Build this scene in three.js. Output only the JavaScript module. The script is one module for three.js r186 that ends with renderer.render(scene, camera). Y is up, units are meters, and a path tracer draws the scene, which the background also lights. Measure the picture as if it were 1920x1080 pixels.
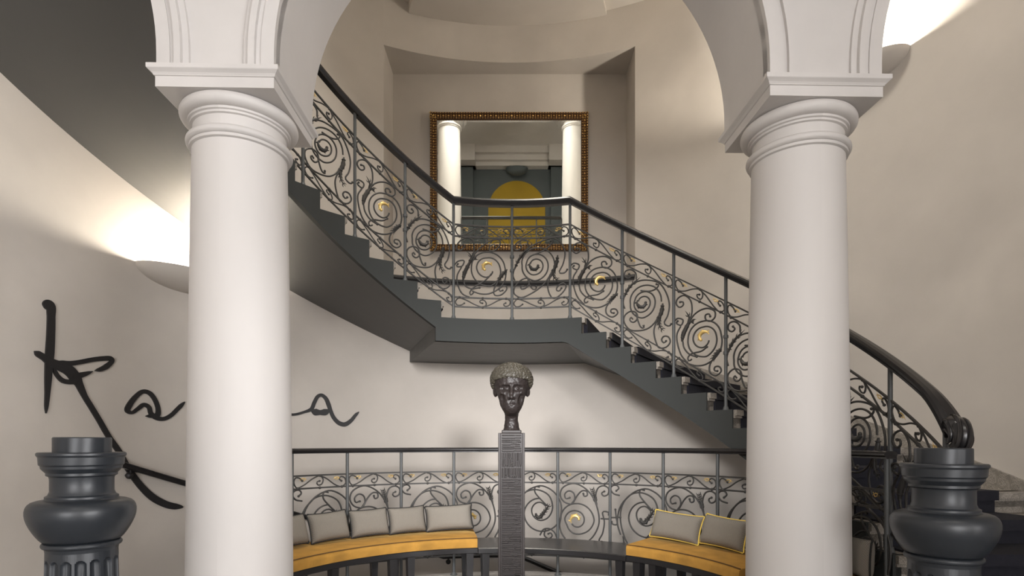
import * as THREE from 'three';
import { mergeGeometries, toCreasedNormals } from 'three/addons/utils/BufferGeometryUtils.js';
import { RoundedBoxGeometry } from 'three/addons/geometries/RoundedBoxGeometry.js';
import { MarchingCubes } from 'three/addons/objects/MarchingCubes.js';
import { RectAreaLightUniformsLib } from 'three/addons/lights/RectAreaLightUniformsLib.js';
import { ImprovedNoise } from 'three/addons/math/ImprovedNoise.js';

// ---------------------------------------------------------------- camera, light, exposure
const scene = new THREE.Scene();
scene.background = lin0(0.55, 0.68, 0.85);                    // overcast daylight outside the entrance window
function lin0(r, g, b) { return new THREE.Color().setRGB(r, g, b); }
const EYE = 1.14;
const camera = new THREE.PerspectiveCamera(53.13, 16 / 9, 0.05, 60);
camera.position.set(0, EYE, 0);
camera.lookAt(0, EYE, -5);
camera.setViewOffset(1920, 1080, 0, -289, 1920, 1080);       // shift lens: verticals stay vertical
const renderer = new THREE.WebGLRenderer({ antialias: true });
renderer.toneMapping = THREE.LinearToneMapping;
renderer.toneMappingExposure = 1.06;
renderer.shadowMap.enabled = true;
RectAreaLightUniformsLib.init();
const DAY = 12.5, DAY_REAR = 11, CEILING_PANEL = 2.0, SCONCE = 8.5, SCONCE_HIGH = 14, GALLERY_SPOT = 5, GALLERY_PANEL = 64, TRACK_SPOT = 118;
const DAYLIGHT = new THREE.Color(1.0, 0.985, 0.985);
const WARM = new THREE.Color(1.0, 0.94, 0.83);
const SCONCE_COL = new THREE.Color(1.0, 0.92, 0.79);

// ---------------------------------------------------------------- helpers
let seed = 7;
const rnd = () => { seed = (seed * 1664525 + 1013904223) >>> 0; return seed / 4294967296; };
const D2R = Math.PI / 180;
const lin = (r, g, b) => new THREE.Color().setRGB(r, g, b);
const names = {};
function numbered(n) { const k = names[n] = (names[n] ?? -1) + 1; return k ? `${n}_${String(k).padStart(3, '0')}` : n; }
function mesh(name, geo, mat, parent) { const m = new THREE.Mesh(geo, mat); m.name = name; parent.add(m); return m; }
function thing(name, label, category, group) {
  const g = new THREE.Group(); g.name = numbered(name); g.userData = { label, category }; if (group) g.userData.group = group; scene.add(g); return g;
}
function one(name, geo, mat, label, category, group) {
  const m = mesh(numbered(name), geo, mat, scene); m.userData = { label, category }; if (group) m.userData.group = group; return m;
}
function struct(name, geo, mat, label) { const m = mesh(numbered(name), geo, mat, scene); m.userData = { kind: 'structure', label, category: name.split('_')[0] }; return m; }
const merge = (list) => mergeGeometries(list.map((g) => {
  let h = g.index ? g.toNonIndexed() : g;
  for (const k of Object.keys(h.attributes)) if (!['position', 'normal', 'uv'].includes(k)) h.deleteAttribute(k);
  if (!h.attributes.uv) h.setAttribute('uv', new THREE.BufferAttribute(new Float32Array(h.attributes.position.count * 2), 2));
  return h;
}));
function planarUV(geo) {            // uv in metres along each face's own plane
  const g = geo.index ? geo.toNonIndexed() : geo, p = g.attributes.position, n = g.attributes.normal, uv = new Float32Array(p.count * 2);
  for (let i = 0; i < p.count; i++) {
    const ax = Math.abs(n.getX(i)), ay = Math.abs(n.getY(i)), az = Math.abs(n.getZ(i));
    if (ay > ax && ay > az) { uv[2 * i] = p.getX(i); uv[2 * i + 1] = p.getZ(i); }
    else if (ax > az) { uv[2 * i] = p.getZ(i); uv[2 * i + 1] = p.getY(i); }
    else { uv[2 * i] = p.getX(i); uv[2 * i + 1] = p.getY(i); }
  }
  g.setAttribute('uv', new THREE.BufferAttribute(uv, 2)); return g;
}
function box(x0, x1, y0, y1, z0, z1) { const g = new THREE.BoxGeometry(x1 - x0, y1 - y0, z1 - z0); g.translate((x0 + x1) / 2, (y0 + y1) / 2, (z0 + z1) / 2); return planarUV(g); }
function rbox(w, h, d, r, x, y, z, seg = 2) { const g = new RoundedBoxGeometry(w, h, d, seg, r); g.translate(x, y, z); return g; }
const range = (a, b, step) => { const n = Math.max(1, Math.ceil(Math.abs(b - a) / step)); return Array.from({ length: n + 1 }, (_, i) => a + (b - a) * i / n); };
const WELL = { cx: 0, cz: -3 }, RAILC = { cx: -0.06, cz: -3 };
const P = (R, t, y, c = WELL) => new THREE.Vector3(c.cx + R * Math.sin(t * D2R), y, c.cz - R * Math.cos(t * D2R));
// solid swept round the well: prof(angle) gives a closed outline of [radius, height]
function arcSolid(prof, angles, c = WELL, crease = 0.5) {
  const rows = angles.map((t) => prof(t)), n = rows[0].length;
  let area = 0; for (let j = 0; j < n; j++) { const a = rows[0][j], b = rows[0][(j + 1) % n]; area += a[0] * b[1] - b[0] * a[1]; }
  if (area < 0) rows.forEach((r) => r.reverse());
  if (angles[angles.length - 1] < angles[0]) { angles = [...angles].reverse(); rows.reverse(); }
  const pos = [], uv = [], cum = [0];
  for (let j = 0; j < n; j++) { const a = rows[0][j], b = rows[0][(j + 1) % n]; cum.push(cum[j] + Math.hypot(a[0] - b[0], a[1] - b[1])); }
  const put = (i, j, jj) => { const [R, y] = rows[i][j % n]; const v = P(R, angles[i], y, c); pos.push(v.x, v.y, v.z); uv.push(rows[0][0][0] * angles[i] * D2R, cum[jj]); };
  for (let i = 0; i < angles.length - 1; i++) for (let j = 0; j < n; j++) {
    put(i, j, j); put(i, j + 1, j + 1); put(i + 1, j + 1, j + 1); put(i, j, j); put(i + 1, j + 1, j + 1); put(i + 1, j, j);
  }
  for (const [i, flip] of [[0, false], [angles.length - 1, true]]) {
    const sh = rows[i].map((p) => new THREE.Vector2(p[0], p[1]));
    for (const f of THREE.ShapeUtils.triangulateShape(sh, [])) for (const k of flip ? [f[2], f[1], f[0]] : f) {
      const v = P(sh[k].x, angles[i], sh[k].y, c); pos.push(v.x, v.y, v.z); uv.push(sh[k].x, sh[k].y);
    }
  }
  const g = new THREE.BufferGeometry();
  g.setAttribute('position', new THREE.Float32BufferAttribute(pos, 3)); g.setAttribute('uv', new THREE.Float32BufferAttribute(uv, 2));
  g.computeVertexNormals();
  return toCreasedNormals(g, crease);
}
const rect = (R0, R1, y0, y1) => () => [[R0, y0], [R1, y0], [R1, y1], [R0, y1]];
function lathe(pts, seg = 64, crease = 0.5) { const g = new THREE.LatheGeometry(pts.map((p) => new THREE.Vector2(p[0], p[1])), seg).toNonIndexed(); return toCreasedNormals(g, crease); }
function squareLathe(pts) { const g = new THREE.LatheGeometry(pts.map((p) => new THREE.Vector2(p[0] * Math.SQRT2, p[1])), 4, Math.PI / 4).toNonIndexed(); g.computeVertexNormals(); return planarUV(g); }
const curve = (pts) => new THREE.CatmullRomCurve3(pts, false, 'centripetal');
const tube = (pts, r, n, rad = 5) => new THREE.TubeGeometry(curve(pts), n ?? pts.length * 4, r, rad);
function taper(pts, radii, n = 14, rad = 6) {     // tube whose thickness follows the list of radii, closed to points
  const c = curve(pts), g = new THREE.TubeGeometry(c, n, 1, rad), p = g.attributes.position, row = rad + 1, o = new THREE.Vector3();
  for (let i = 0; i <= n; i++) {
    const t = i / n, f = t * (radii.length - 1), k = Math.min(radii.length - 2, Math.floor(f)), r = radii[k] + (radii[k + 1] - radii[k]) * (f - k);
    c.getPointAt(t, o);
    for (let j = 0; j < row; j++) { const q = i * row + j; p.setXYZ(q, o.x + (p.getX(q) - o.x) * r, o.y + (p.getY(q) - o.y) * r, o.z + (p.getZ(q) - o.z) * r); }
  }
  g.computeVertexNormals(); return g;
}
const noise = new ImprovedNoise();
function fbm(x, y, z, oct = 4) { let s = 0, a = 0.5; for (let i = 0; i < oct; i++) { s += a * noise.noise(x, y, z); x *= 2; y *= 2; z *= 2; a *= 0.5; } return s; }
function tex(n, fn, srgb, rep = 1) {
  const d = new Uint8Array(n * n * 4);
  for (let y = 0; y < n; y++) for (let x = 0; x < n; x++) { const c = fn(x / n, y / n, x, y), i = 4 * (y * n + x); d[i] = c[0]; d[i + 1] = c[1]; d[i + 2] = c[2]; d[i + 3] = 255; }
  const t = new THREE.DataTexture(d, n, n); t.wrapS = t.wrapT = THREE.RepeatWrapping; t.magFilter = THREE.LinearFilter; t.minFilter = THREE.LinearMipmapLinearFilter; t.generateMipmaps = true;
  if (srgb) t.colorSpace = THREE.SRGBColorSpace; t.repeat.set(rep, rep); t.needsUpdate = true; return t;
}
const grey = (v) => { v = Math.max(0, Math.min(255, v)); return [v, v, v]; };
// seamless noise: blend two shifted copies
const tile = (f) => (u, v) => { const a = f(u, v), b = f(u - 1, v), c = f(u, v - 1), d = f(u - 1, v - 1); return (a * (1 - u) + b * u) * (1 - v) + (c * (1 - u) + d * u) * v; };

// ---------------------------------------------------------------- materials
const plasterN = tile((u, v) => fbm(u * 5, v * 5, 1.3, 5));
const plasterMap = tex(256, (u, v) => grey(241 + plasterN(u, v) * 26), true, 0.4);
const plasterBump = tex(256, (u, v) => grey(128 + tile((a, b) => fbm(a * 9, b * 9, 4.1, 5))(u, v) * 190), false, 0.5);
const M = {};
M.wall = new THREE.MeshStandardMaterial({ color: lin(0.63, 0.58, 0.525), roughness: 0.8, map: plasterMap, bumpMap: plasterBump, bumpScale: 0.0025 });
M.white = new THREE.MeshStandardMaterial({ color: lin(0.73, 0.70, 0.68), roughness: 0.55, map: plasterMap, bumpMap: plasterBump, bumpScale: 0.0015 });
M.greyPaint = new THREE.MeshPhysicalMaterial({ specularIntensity: 0.5, color: lin(0.046, 0.049, 0.048), roughness: 0.95, bumpMap: plasterBump, bumpScale: 0.002 });
M.soffit = new THREE.MeshStandardMaterial({ color: lin(0.064, 0.063, 0.060), roughness: 0.5, bumpMap: plasterBump, bumpScale: 0.004 });
M.bollard = new THREE.MeshStandardMaterial({ color: lin(0.022, 0.026, 0.032), roughness: 0.36, bumpMap: plasterBump, bumpScale: 0.001 });
M.iron = new THREE.MeshStandardMaterial({ color: lin(0.048, 0.046, 0.044), roughness: 0.5, metalness: 0.25 });
M.post = new THREE.MeshStandardMaterial({ color: lin(0.085, 0.09, 0.092), roughness: 0.45, metalness: 0.1 });
M.gilt = new THREE.MeshStandardMaterial({ color: lin(0.84, 0.60, 0.22), roughness: 0.35, metalness: 0.5 });
M.handrail = new THREE.MeshStandardMaterial({ color: lin(0.016, 0.015, 0.016), roughness: 0.22 });
M.blackPaint = new THREE.MeshStandardMaterial({ color: lin(0.012, 0.011, 0.012), roughness: 0.5 });
const speckle = tex(256, (u, v, x, y) => { const k = ((x * 7349 + y * 9151 + x * y * 31) % 97) / 97; return grey(150 + k * 80 + fbm(u * 14, v * 14, 9, 2) * 40); }, true, 1.2);
M.stone = new THREE.MeshStandardMaterial({ color: lin(0.50, 0.45, 0.39), roughness: 0.7, map: speckle });
M.floor = new THREE.MeshStandardMaterial({ color: lin(0.62, 0.59, 0.55), roughness: 0.35, map: speckle });
const pile = tex(128, () => grey(90 + rnd() * 160), false, 10);
M.carpet = new THREE.MeshStandardMaterial({ color: lin(0.012, 0.012, 0.019), roughness: 1, bumpMap: pile, bumpScale: 0.003 });
const suede = tex(256, (u, v) => grey(222 + tile((a, b) => fbm(a * 8, b * 8, 7.7, 5))(u, v) * 70), true, 1.5);
M.mustard = new THREE.MeshPhysicalMaterial({ color: lin(0.55, 0.285, 0.05), roughness: 0.95, map: suede, sheen: 0.3, sheenRoughness: 0.6, sheenColor: lin(0.9, 0.6, 0.2) });
M.mustardPiping = new THREE.MeshStandardMaterial({ color: lin(0.10, 0.05, 0.015), roughness: 0.9 });
M.benchWood = new THREE.MeshStandardMaterial({ color: lin(0.018, 0.017, 0.018), roughness: 0.3 });
const weave = tex(64, (u, v, x, y) => { const band = Math.floor(x / 8) % 2, k = ((band ? x + y : x - y + 64) % 4) < 2; return k ? [170, 164, 154] : [66, 63, 60]; }, true, 9);
M.pillow = new THREE.MeshStandardMaterial({ color: lin(1, 0.99, 0.97), roughness: 0.95, map: weave });
M.pipingBlack = new THREE.MeshStandardMaterial({ color: lin(0.02, 0.02, 0.02), roughness: 0.9 });
M.pipingYellow = new THREE.MeshStandardMaterial({ color: lin(0.72, 0.52, 0.10), roughness: 0.9 });
M.bronze = new THREE.MeshPhysicalMaterial({ color: lin(0.020, 0.0155, 0.0145), roughness: 0.4, specularIntensity: 0.55 });
M.bronzeHair = new THREE.MeshPhysicalMaterial({ color: lin(0.042, 0.037, 0.028), roughness: 0.4, specularIntensity: 0.7 });
M.mirror = new THREE.MeshStandardMaterial({ color: lin(0.86, 0.88, 0.85), roughness: 0.01, metalness: 1 });
M.frame = new THREE.MeshStandardMaterial({ color: lin(0.085, 0.038, 0.014), roughness: 0.45, metalness: 0.3 });
M.frameGilt = new THREE.MeshStandardMaterial({ color: lin(0.62, 0.38, 0.12), roughness: 0.3, metalness: 0.75 });
M.galleryGrey = new THREE.MeshStandardMaterial({ color: lin(0.10, 0.12, 0.13), roughness: 0.7, map: plasterMap });
M.yellowPaint = new THREE.MeshStandardMaterial({ color: lin(0.42, 0.27, 0.008), roughness: 0.7, map: plasterMap });
M.bulb = new THREE.MeshStandardMaterial({ color: 0xffffff, emissive: SCONCE_COL, emissiveIntensity: 6 });
M.panelGlow = new THREE.MeshStandardMaterial({ color: 0xffffff, emissive: WARM, emissiveIntensity: 3 });
M.glass = new THREE.MeshPhysicalMaterial({ color: 0xffffff, roughness: 0.0, transmission: 1, thickness: 0, ior: 1.5 });
M.fitting = new THREE.MeshStandardMaterial({ color: lin(0.7, 0.7, 0.7), roughness: 0.4 });

// ---------------------------------------------------------------- room shell
const RO = 3.38, TOP = 8.45, SLAB0 = 4.09, SLAB1 = 4.34, LOWER = -2.4;
const NICHE = { a0: -23.7, a1: 22.75, y0: EYE + 1.745, y1: EYE + 4.204, z: -6.58 };
{
  const R1 = RO + 0.2, parts = [
    arcSolid(rect(RO, R1, LOWER, TOP), range(-90, NICHE.a0, 1.5)),
    arcSolid(rect(RO, R1, LOWER, TOP), range(NICHE.a1, 90, 1.5)),
    arcSolid(rect(RO, 4.15, LOWER, NICHE.y0), range(NICHE.a0, NICHE.a1, 1.2)),
    arcSolid(rect(RO, 4.15, NICHE.y1, TOP), range(NICHE.a0, NICHE.a1, 1.2)),
  ];
  const xl = RO * Math.sin(NICHE.a0 * D2R), xr = RO * Math.sin(NICHE.a1 * D2R);
  const zl = -3 - RO * Math.cos(NICHE.a0 * D2R), zr = -3 - RO * Math.cos(NICHE.a1 * D2R);
  parts.push(box(xl - 0.12, xl, NICHE.y0 - 0.02, NICHE.y1 + 0.02, -6.75, zl - 0.002), box(xr, xr + 0.12, NICHE.y0 - 0.02, NICHE.y1 + 0.02, -6.75, zr - 0.002),
    box(xl - 0.1, xr + 0.1, NICHE.y0 - 0.02, NICHE.y1 + 0.02, -6.75, NICHE.z));
  struct('wall_back', merge(parts), M.wall, 'curved plaster wall of the stairwell with a square recess holding the mirror');
}
struct('wall_left', box(-3.58, -3.38, 0, TOP, -3, 13.2), M.wall, 'plaster side wall of the hall left of the camera');
struct('wall_right', merge([box(3.38, 3.58, 0, TOP, -3, 0), box(3.38, 3.58, SLAB1, TOP, 0, 13.2), box(3.58, 10, 0, SLAB0, -0.2, 0)]), M.wall, 'plaster side wall right of the stair, where the hall widens');
struct('wall_side', merge([box(10, 10.2, 0, SLAB0, -0.2, 2.5), box(10, 10.2, 0, SLAB0, 11.5, 13.2), box(10, 10.2, 0, 0.2, 2.5, 11.5), box(10, 10.2, 3.8, SLAB0, 2.5, 11.5)]), M.wall, 'plaster wall with the window row on the right of the hall');
{ // row of tall windows on the right of the hall: its main daylight
  const w = new THREE.Group(); w.name = 'window_2'; w.userData = { kind: 'structure', label: 'row of tall windows on the right side of the hall', category: 'window' }; scene.add(w);
  mesh('window_frame', merge([...[2.5, 4.73, 6.97, 9.2, 11.44].map((z) => box(10.05, 10.11, 0.2, 3.8, z, z + 0.06)), ...[0.2, 2.6, 3.74].map((y) => box(10.05, 10.11, y, y + 0.06, 2.5, 11.5))]), M.blackPaint, w);
  for (let i = 0; i < 4; i++) mesh('pane', box(10.075, 10.085, 0.22, 3.78, 2.54 + i * 2.235, 4.75 + i * 2.235), M.glass, w);
  const L = new THREE.RectAreaLight(DAYLIGHT, DAY, 8.9, 3.55); L.position.set(9.99, 2.0, 7); L.rotation.y = Math.PI / 2; w.add(L);
}
struct('wall_rear', merge([box(-3.38, -3, 0, SLAB0, 13, 13.2), box(3, 10.2, 0, SLAB0, 13, 13.2), box(-3, 3, 3.8, SLAB0, 13, 13.2), box(-3, 3, 0, 0.15, 13, 13.2)]), M.wall, 'plaster wall at the far end of the hall behind the camera');
{ // glazed entrance at the far end of the hall behind the camera: the hall's daylight
  const w = new THREE.Group(); w.name = 'window_1'; w.userData = { kind: 'structure', label: 'wide glazed entrance at the far end of the hall', category: 'window' }; scene.add(w);
  mesh('window_frame', merge([...[-3, -1.53, -0.03, 1.47, 2.94].map((x) => box(x, x + 0.06, 0.15, 3.8, 13.05, 13.11)), ...[0.15, 2.6, 3.74].map((y) => box(-3, 3, y, y + 0.06, 13.05, 13.11))]), M.blackPaint, w);
  for (let i = 0; i < 4; i++) mesh('pane', box(-2.95 + i * 1.49, -1.5 + i * 1.49, 0.18, 3.77, 13.075, 13.085), M.glass, w);
  const L = new THREE.RectAreaLight(DAYLIGHT, DAY_REAR, 5.9, 3.6); L.position.set(0, 1.97, 13.0); w.add(L);
}
{ // floor with an open stairwell to the basement behind the low balustrade
  const s = new THREE.Shape(), K = 2.09, pt = (R, t) => [R * Math.sin(t * D2R), 3 + R * Math.cos(t * D2R)];
  const path = [[-3.58, -13.2], [10.2, -13.2], [10.2, 0.2], [3.58, 0.2], [3.58, 3]];
  for (const t of range(89, 62, 3)) path.push(pt(3.58, t));
  for (const t of range(62, -66, 2)) path.push(pt(K, t));
  for (const t of range(-66, -89, 3)) path.push(pt(3.58, t));
  path.push([-3.58, 3]);
  s.setFromPoints(path.map((p) => new THREE.Vector2(p[0], p[1])));
  const g = new THREE.ExtrudeGeometry(s, { depth: 0.2, bevelEnabled: false }); g.rotateX(-Math.PI / 2); g.translate(0, -0.2, 0);
  struct('floor', planarUV(g), M.floor, 'pale stone floor of the hall');
}
struct('floor_basement', box(-3.6, 3.6, LOWER - 0.2, LOWER, -7.3, -2.6), M.stone, 'basement floor at the foot of the lower stair');
struct('wall_basement', arcSolid(rect(1.95, 2.07, LOWER, -0.2), range(-66, 62, 2)), M.wall, 'curved plaster wall below the low balustrade');
struct('ceiling', merge([box(-1.9, 3.38, SLAB0, SLAB1, -2.735, 13.2), box(3.38, 10.2, SLAB0, SLAB1, -0.2, 13.2)]), M.white, 'white ceiling of the hall below the upper gallery');
struct('ceiling_side', box(-3.38, -1.9, SLAB0, SLAB1, -1.7, 13.2), M.white, 'white ceiling of the hall beside the upper flight');
struct('ceiling_upper', box(-3.6, 3.6, TOP, TOP + 0.2, -7.3, 13.2), M.white, 'ceiling over the stairwell and upper gallery');

// arcade: three stilted arches on the two columns, turned a touch to the right
const ARC = new THREE.Group(); ARC.position.set(0.0535, 0, -3.03); ARC.rotation.y = 0.024; ARC.updateMatrixWorld(true);
const HALF = 1.4635, PW = 0.275, AR = HALF - PW, SPRING = EYE + 1.77, STILT = 0.07;
{
  const yc = SPRING + STILT, arch = (cx, a0, a1, n = 40) => range(a0, a1, Math.abs(a1 - a0) / n).map((a) => [cx + AR * Math.cos(a * D2R), yc + AR * Math.sin(a * D2R)]);
  const cL = -2 * HALF, cR = 2 * HALF, xl = -1.98, xr = 3.32;
  const aL = Math.acos((xl - cL) / AR) / D2R, aR = Math.acos((xr - cR) / AR) / D2R;
  const path = [[xl, SLAB1], ...arch(cL, aL, 0), [-HALF - PW, SPRING], [-HALF + PW, SPRING], ...arch(0, 180, 0, 60), [HALF - PW, SPRING], [HALF + PW, SPRING], ...arch(cR, 180, aR), [xr, SLAB1]];
  const ext = (p, z0, z1) => { const s = new THREE.Shape(p.map((q) => new THREE.Vector2(q[0], q[1]))); const g = new THREE.ExtrudeGeometry(s, { depth: z1 - z0, bevelEnabled: false }); g.translate(0, 0, z0); return g; };
  const wg = [ext(path, -0.29, 0.245)];
  const band = (r0, r1, zf) => {
    const w = (cx, a0, a1, lo, hi) => {
      const inn = range(a0, a1, 3).map((a) => [cx + r0 * Math.cos(a * D2R), yc + r0 * Math.sin(a * D2R)]), out = range(a0, a1, 3).map((a) => [cx + r1 * Math.cos(a * D2R), yc + r1 * Math.sin(a * D2R)]);
      if (lo) { inn.unshift([cx + r0 * Math.cos(a0 * D2R), SPRING]); out.unshift([cx + r1 * Math.cos(a0 * D2R), SPRING]); }
      if (hi) { inn.push([cx + r0 * Math.cos(a1 * D2R), SPRING]); out.push([cx + r1 * Math.cos(a1 * D2R), SPRING]); }
      return ext([...out, ...inn.reverse()], 0.2, zf);
    };
    return [w(0, 0, 180, true, true), w(cL, 0, aL - 6, true, false), w(cR, aR + 6, 180, false, true)];
  };
  wg.push(...band(AR, AR + 0.062, 0.272), ...band(AR + 0.062, AR + 0.088, 0.264), ...band(AR + 0.088, AR + 0.118, 0.285), ...band(AR + 0.118, AR + 0.146, 0.262));
  const g = toCreasedNormals(merge(wg), 0.4); g.applyMatrix4(ARC.matrixWorld);
  struct('wall_front', planarUV(g), M.white, 'white arcade wall of moulded round arches carried by the two columns');
}
// ---------------------------------------------------------------- columns
function makeColumn(label, lx, h, rb, rt, group) {
  const c = thing('column', label, 'column', group);
  const S = h, sh = [[0, 0], [rb + 0.075, 0], [rb + 0.075, 0.1], [rb + 0.06, 0.105]];
  for (let i = 0; i <= 8; i++) { const a = -Math.PI / 2 + Math.PI * i / 8; sh.push([rb + 0.03 + 0.035 * Math.cos(a), 0.145 + 0.035 * Math.sin(a)]); }
  sh.push([rb + 0.02, 0.185], [rb + 0.02, 0.2]);
  for (let i = 0; i <= 4; i++) { const a = i / 4; sh.push([rb + 0.02 - 0.02 * Math.sin(a * Math.PI / 2), 0.2 + 0.03 * a]); }
  const top = S - 0.30;
  for (let i = 1; i <= 14; i++) { const t = i / 14; sh.push([rb + (rt - rb) * Math.pow(t, 1.35), 0.23 + (top - 0.23) * t]); }
  mesh('shaft', lathe(sh, 72), M.white, c);
  const cp = [[rt - 0.002, top]];
  cp.push([rt + 0.012, top + 0.004], [rt + 0.012, top + 0.018]);
  for (let i = 0; i <= 8; i++) { const a = -Math.PI / 2 + Math.PI * i / 8; cp.push([rt + 0.010 + 0.018 * Math.cos(a), top + 0.038 + 0.019 * Math.sin(a)]); }
  cp.push([rt - 0.002, top + 0.06], [rt - 0.004, top + 0.115], [rt + 0.008, top + 0.118], [rt + 0.008, top + 0.128], [rt + 0.018, top + 0.131], [rt + 0.018, top + 0.142]);
  for (let i = 0; i <= 10; i++) { const a = -Math.PI / 2 + Math.PI * 0.95 * i / 10; cp.push([rt + 0.022 + 0.034 * Math.cos(a), top + 0.174 + 0.032 * Math.sin(a)]); }
  cp.push([rt + 0.01, S - 0.094]);
  mesh('capital', lathe(cp, 72), M.white, c);
  const A = 0.277, a0 = S - 0.095;
  mesh('abacus', squareLathe([[0, a0], [A, a0], [A, a0 + 0.049], [A + 0.006, a0 + 0.051], [A + 0.006, a0 + 0.054], [A + 0.012, a0 + 0.062], [A + 0.022, a0 + 0.070], [A + 0.026, a0 + 0.073], [A + 0.028, a0 + 0.076], [A + 0.028, a0 + 0.095], [0, a0 + 0.095]]), M.white, c);
  c.position.set(lx[0], lx[1], lx[2]); return c;
}
{
  const pos = (x) => new THREE.Vector3(x, 0, 0).applyMatrix4(ARC.matrixWorld).toArray();
  makeColumn('white plaster column left of the bronze head, lettered wall beside it', pos(-HALF), SPRING, 0.256, 0.226).rotation.y = 0.024;
  makeColumn('white plaster column right of the bronze head, in front of the curling lower handrail', pos(HALF), SPRING, 0.256, 0.226).rotation.y = 0.024;
}
// ---------------------------------------------------------------- staircase
const FLOORLAND = 2.2, RI = 1.985, RISE_R = 0.1375, GO_R = 6.05, AR0 = 17.3, RISE_L = 0.1405, GO_L = 5.87, AL0 = 17.6, NR = 15, NL = 14;
const NRf = (t) => FLOORLAND - RISE_R * (t - AR0) / GO_R;
const NLf = (t) => FLOORLAND + RISE_L * (1 + (t - AL0) / GO_L);       // t positive to the left
const treadAt = (t) => t > AR0 ? FLOORLAND - RISE_R * (1 + Math.floor((t - AR0) / GO_R)) : t < -AL0 ? FLOORLAND + RISE_L * (1 + Math.floor((-t - AL0) / GO_L)) : FLOORLAND;
{
  const st = thing('staircase', 'curved staircase with grey painted string, stone steps and dark carpet', 'staircase');
  const soR = (t) => Math.min(2.0, NRf(t) - 0.285), soL = (t) => NLf(t) - 0.255;
  const steps = [];
  for (let i = 1; i <= NR; i++) { const a0 = AR0 + GO_R * (i - 1); steps.push({ a0, a1: a0 + GO_R, L: FLOORLAND - RISE_R * i, dir: 1 }); }
  for (let i = 1; i <= NL; i++) { const a0 = AL0 + GO_L * (i - 1); steps.push({ a0: -a0, a1: -(a0 + GO_L), L: FLOORLAND + RISE_L * i, dir: -1 }); }
  const nosing = (edge, L, s) => arcSolid(rect(2.0, RO - 0.003, L - 0.042, L), [edge, edge + s * 0.75]);
  for (const s of steps) {
    const drop = Math.min(0.1, s.L), rz = s.dir > 0 ? RISE_R : RISE_L;
    if (s.L < 0.02) continue;
    const low = s.dir > 0 ? s.a1 : s.a0;                       // the side that faces down the stair
    const g = merge([arcSolid(rect(2.0, RO - 0.003, s.L - drop, s.L), range(s.a0, s.a1, 1.5)), nosing(low, s.L, 1), arcSolid(rect(2.0, RO - 0.003, s.L - 0.06, s.L - 0.042), [low, low + 0.35]), arcSolid(rect(2.0, RO - 0.003, Math.max(0, s.L - rz - 0.01), s.L), [low - 0.9, low])]);
    const m = mesh('step', g, M.stone, st);
    const c0 = 2.09, c1 = RO - 0.27, rise = s.dir > 0 ? RISE_R : RISE_L;
    mesh('carpet_runner', merge([arcSolid(rect(c0, c1, s.L, s.L + 0.012), range(s.a0, s.a1, 1.5)), arcSolid(rect(c0, c1, s.L - 0.05, s.L + 0.012), [low + 0.02, low + 0.95]), arcSolid(rect(c0, c1, s.L - rise, s.L - 0.05), [low + 0.02, low + 0.45])]), M.carpet, m);
  }
  const lg = merge([arcSolid(rect(2.0, RO - 0.003, 2.02, FLOORLAND), range(-AL0, AR0, 1.5)), nosing(AR0, FLOORLAND, 1)]);
  const land = mesh('landing', lg, M.stone, st);
  mesh('carpet_runner', merge([arcSolid(rect(2.09, RO - 0.27, FLOORLAND, FLOORLAND + 0.012), range(-AL0, AR0, 1.5)), arcSolid(rect(2.09, RO - 0.27, FLOORLAND - RISE_R, FLOORLAND + 0.012), [AR0 + 0.02, AR0 + 0.9])]), M.carpet, land);
  // string: saw-toothed grey face on the inner edge
  const lf = (t) => Math.min(2.0, NRf(t) - 0.29);
  const sg = [arcSolid((t) => [[RI, lf(t)], [2.03, lf(t)], [2.03, FLOORLAND + 0.002], [RI, FLOORLAND + 0.002]], range(-AL0, AR0, 1.2)), arcSolid(rect(RI, 2.03, 2.0, 2.16), [-19.0, -AL0])];
  for (const s of steps) {
    const f = s.dir > 0 ? (t) => Math.max(-0.0, NRf(t) - 0.29) : (t) => NLf(-t) - 0.26;
    if (s.L < 0.02) continue;
    sg.push(arcSolid((t) => [[RI, Math.min(f(t), s.L - 0.02)], [2.03, Math.min(f(t), s.L - 0.02)], [2.03, s.L + 0.002], [RI, s.L + 0.002]], range(s.a0, s.a1, 1.5)));
  }
  mesh('string', merge(sg), M.greyPaint, st);
  mesh('soffit', merge([
    arcSolid((t) => { const b = Math.max(0, soR(t)); return [[2.0, b], [RO - 0.002, b], [RO - 0.002, b + 0.05], [2.0, b + 0.05]]; }, range(13.6, 103, 1.5)),
    arcSolid(rect(2.0, RO - 0.002, 2.0, 2.05), range(-18.4, 13.6, 1.5)),
    arcSolid((t) => { const b = soL(-t); return [[2.0, b], [RO - 0.002, b], [RO - 0.002, b + 0.05], [2.0, b + 0.05]]; }, range(-18.4, -99, 1.5)),
    arcSolid(rect(2.0, RO - 0.002, 2.0, 2.14), [-19.0, -18.4]),
  ]), M.soffit, st);
  // stone skirting against the outer wall
  mesh('skirting', arcSolid((t) => { const y = Math.min(FLOORLAND, NRf(t)); return [[RO - 0.022, y - 0.2], [RO - 0.001, y - 0.2], [RO - 0.001, y + 0.07], [RO - 0.022, y + 0.07]]; }, range(17, 99, 1.5)), M.stone, st);
}
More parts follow.
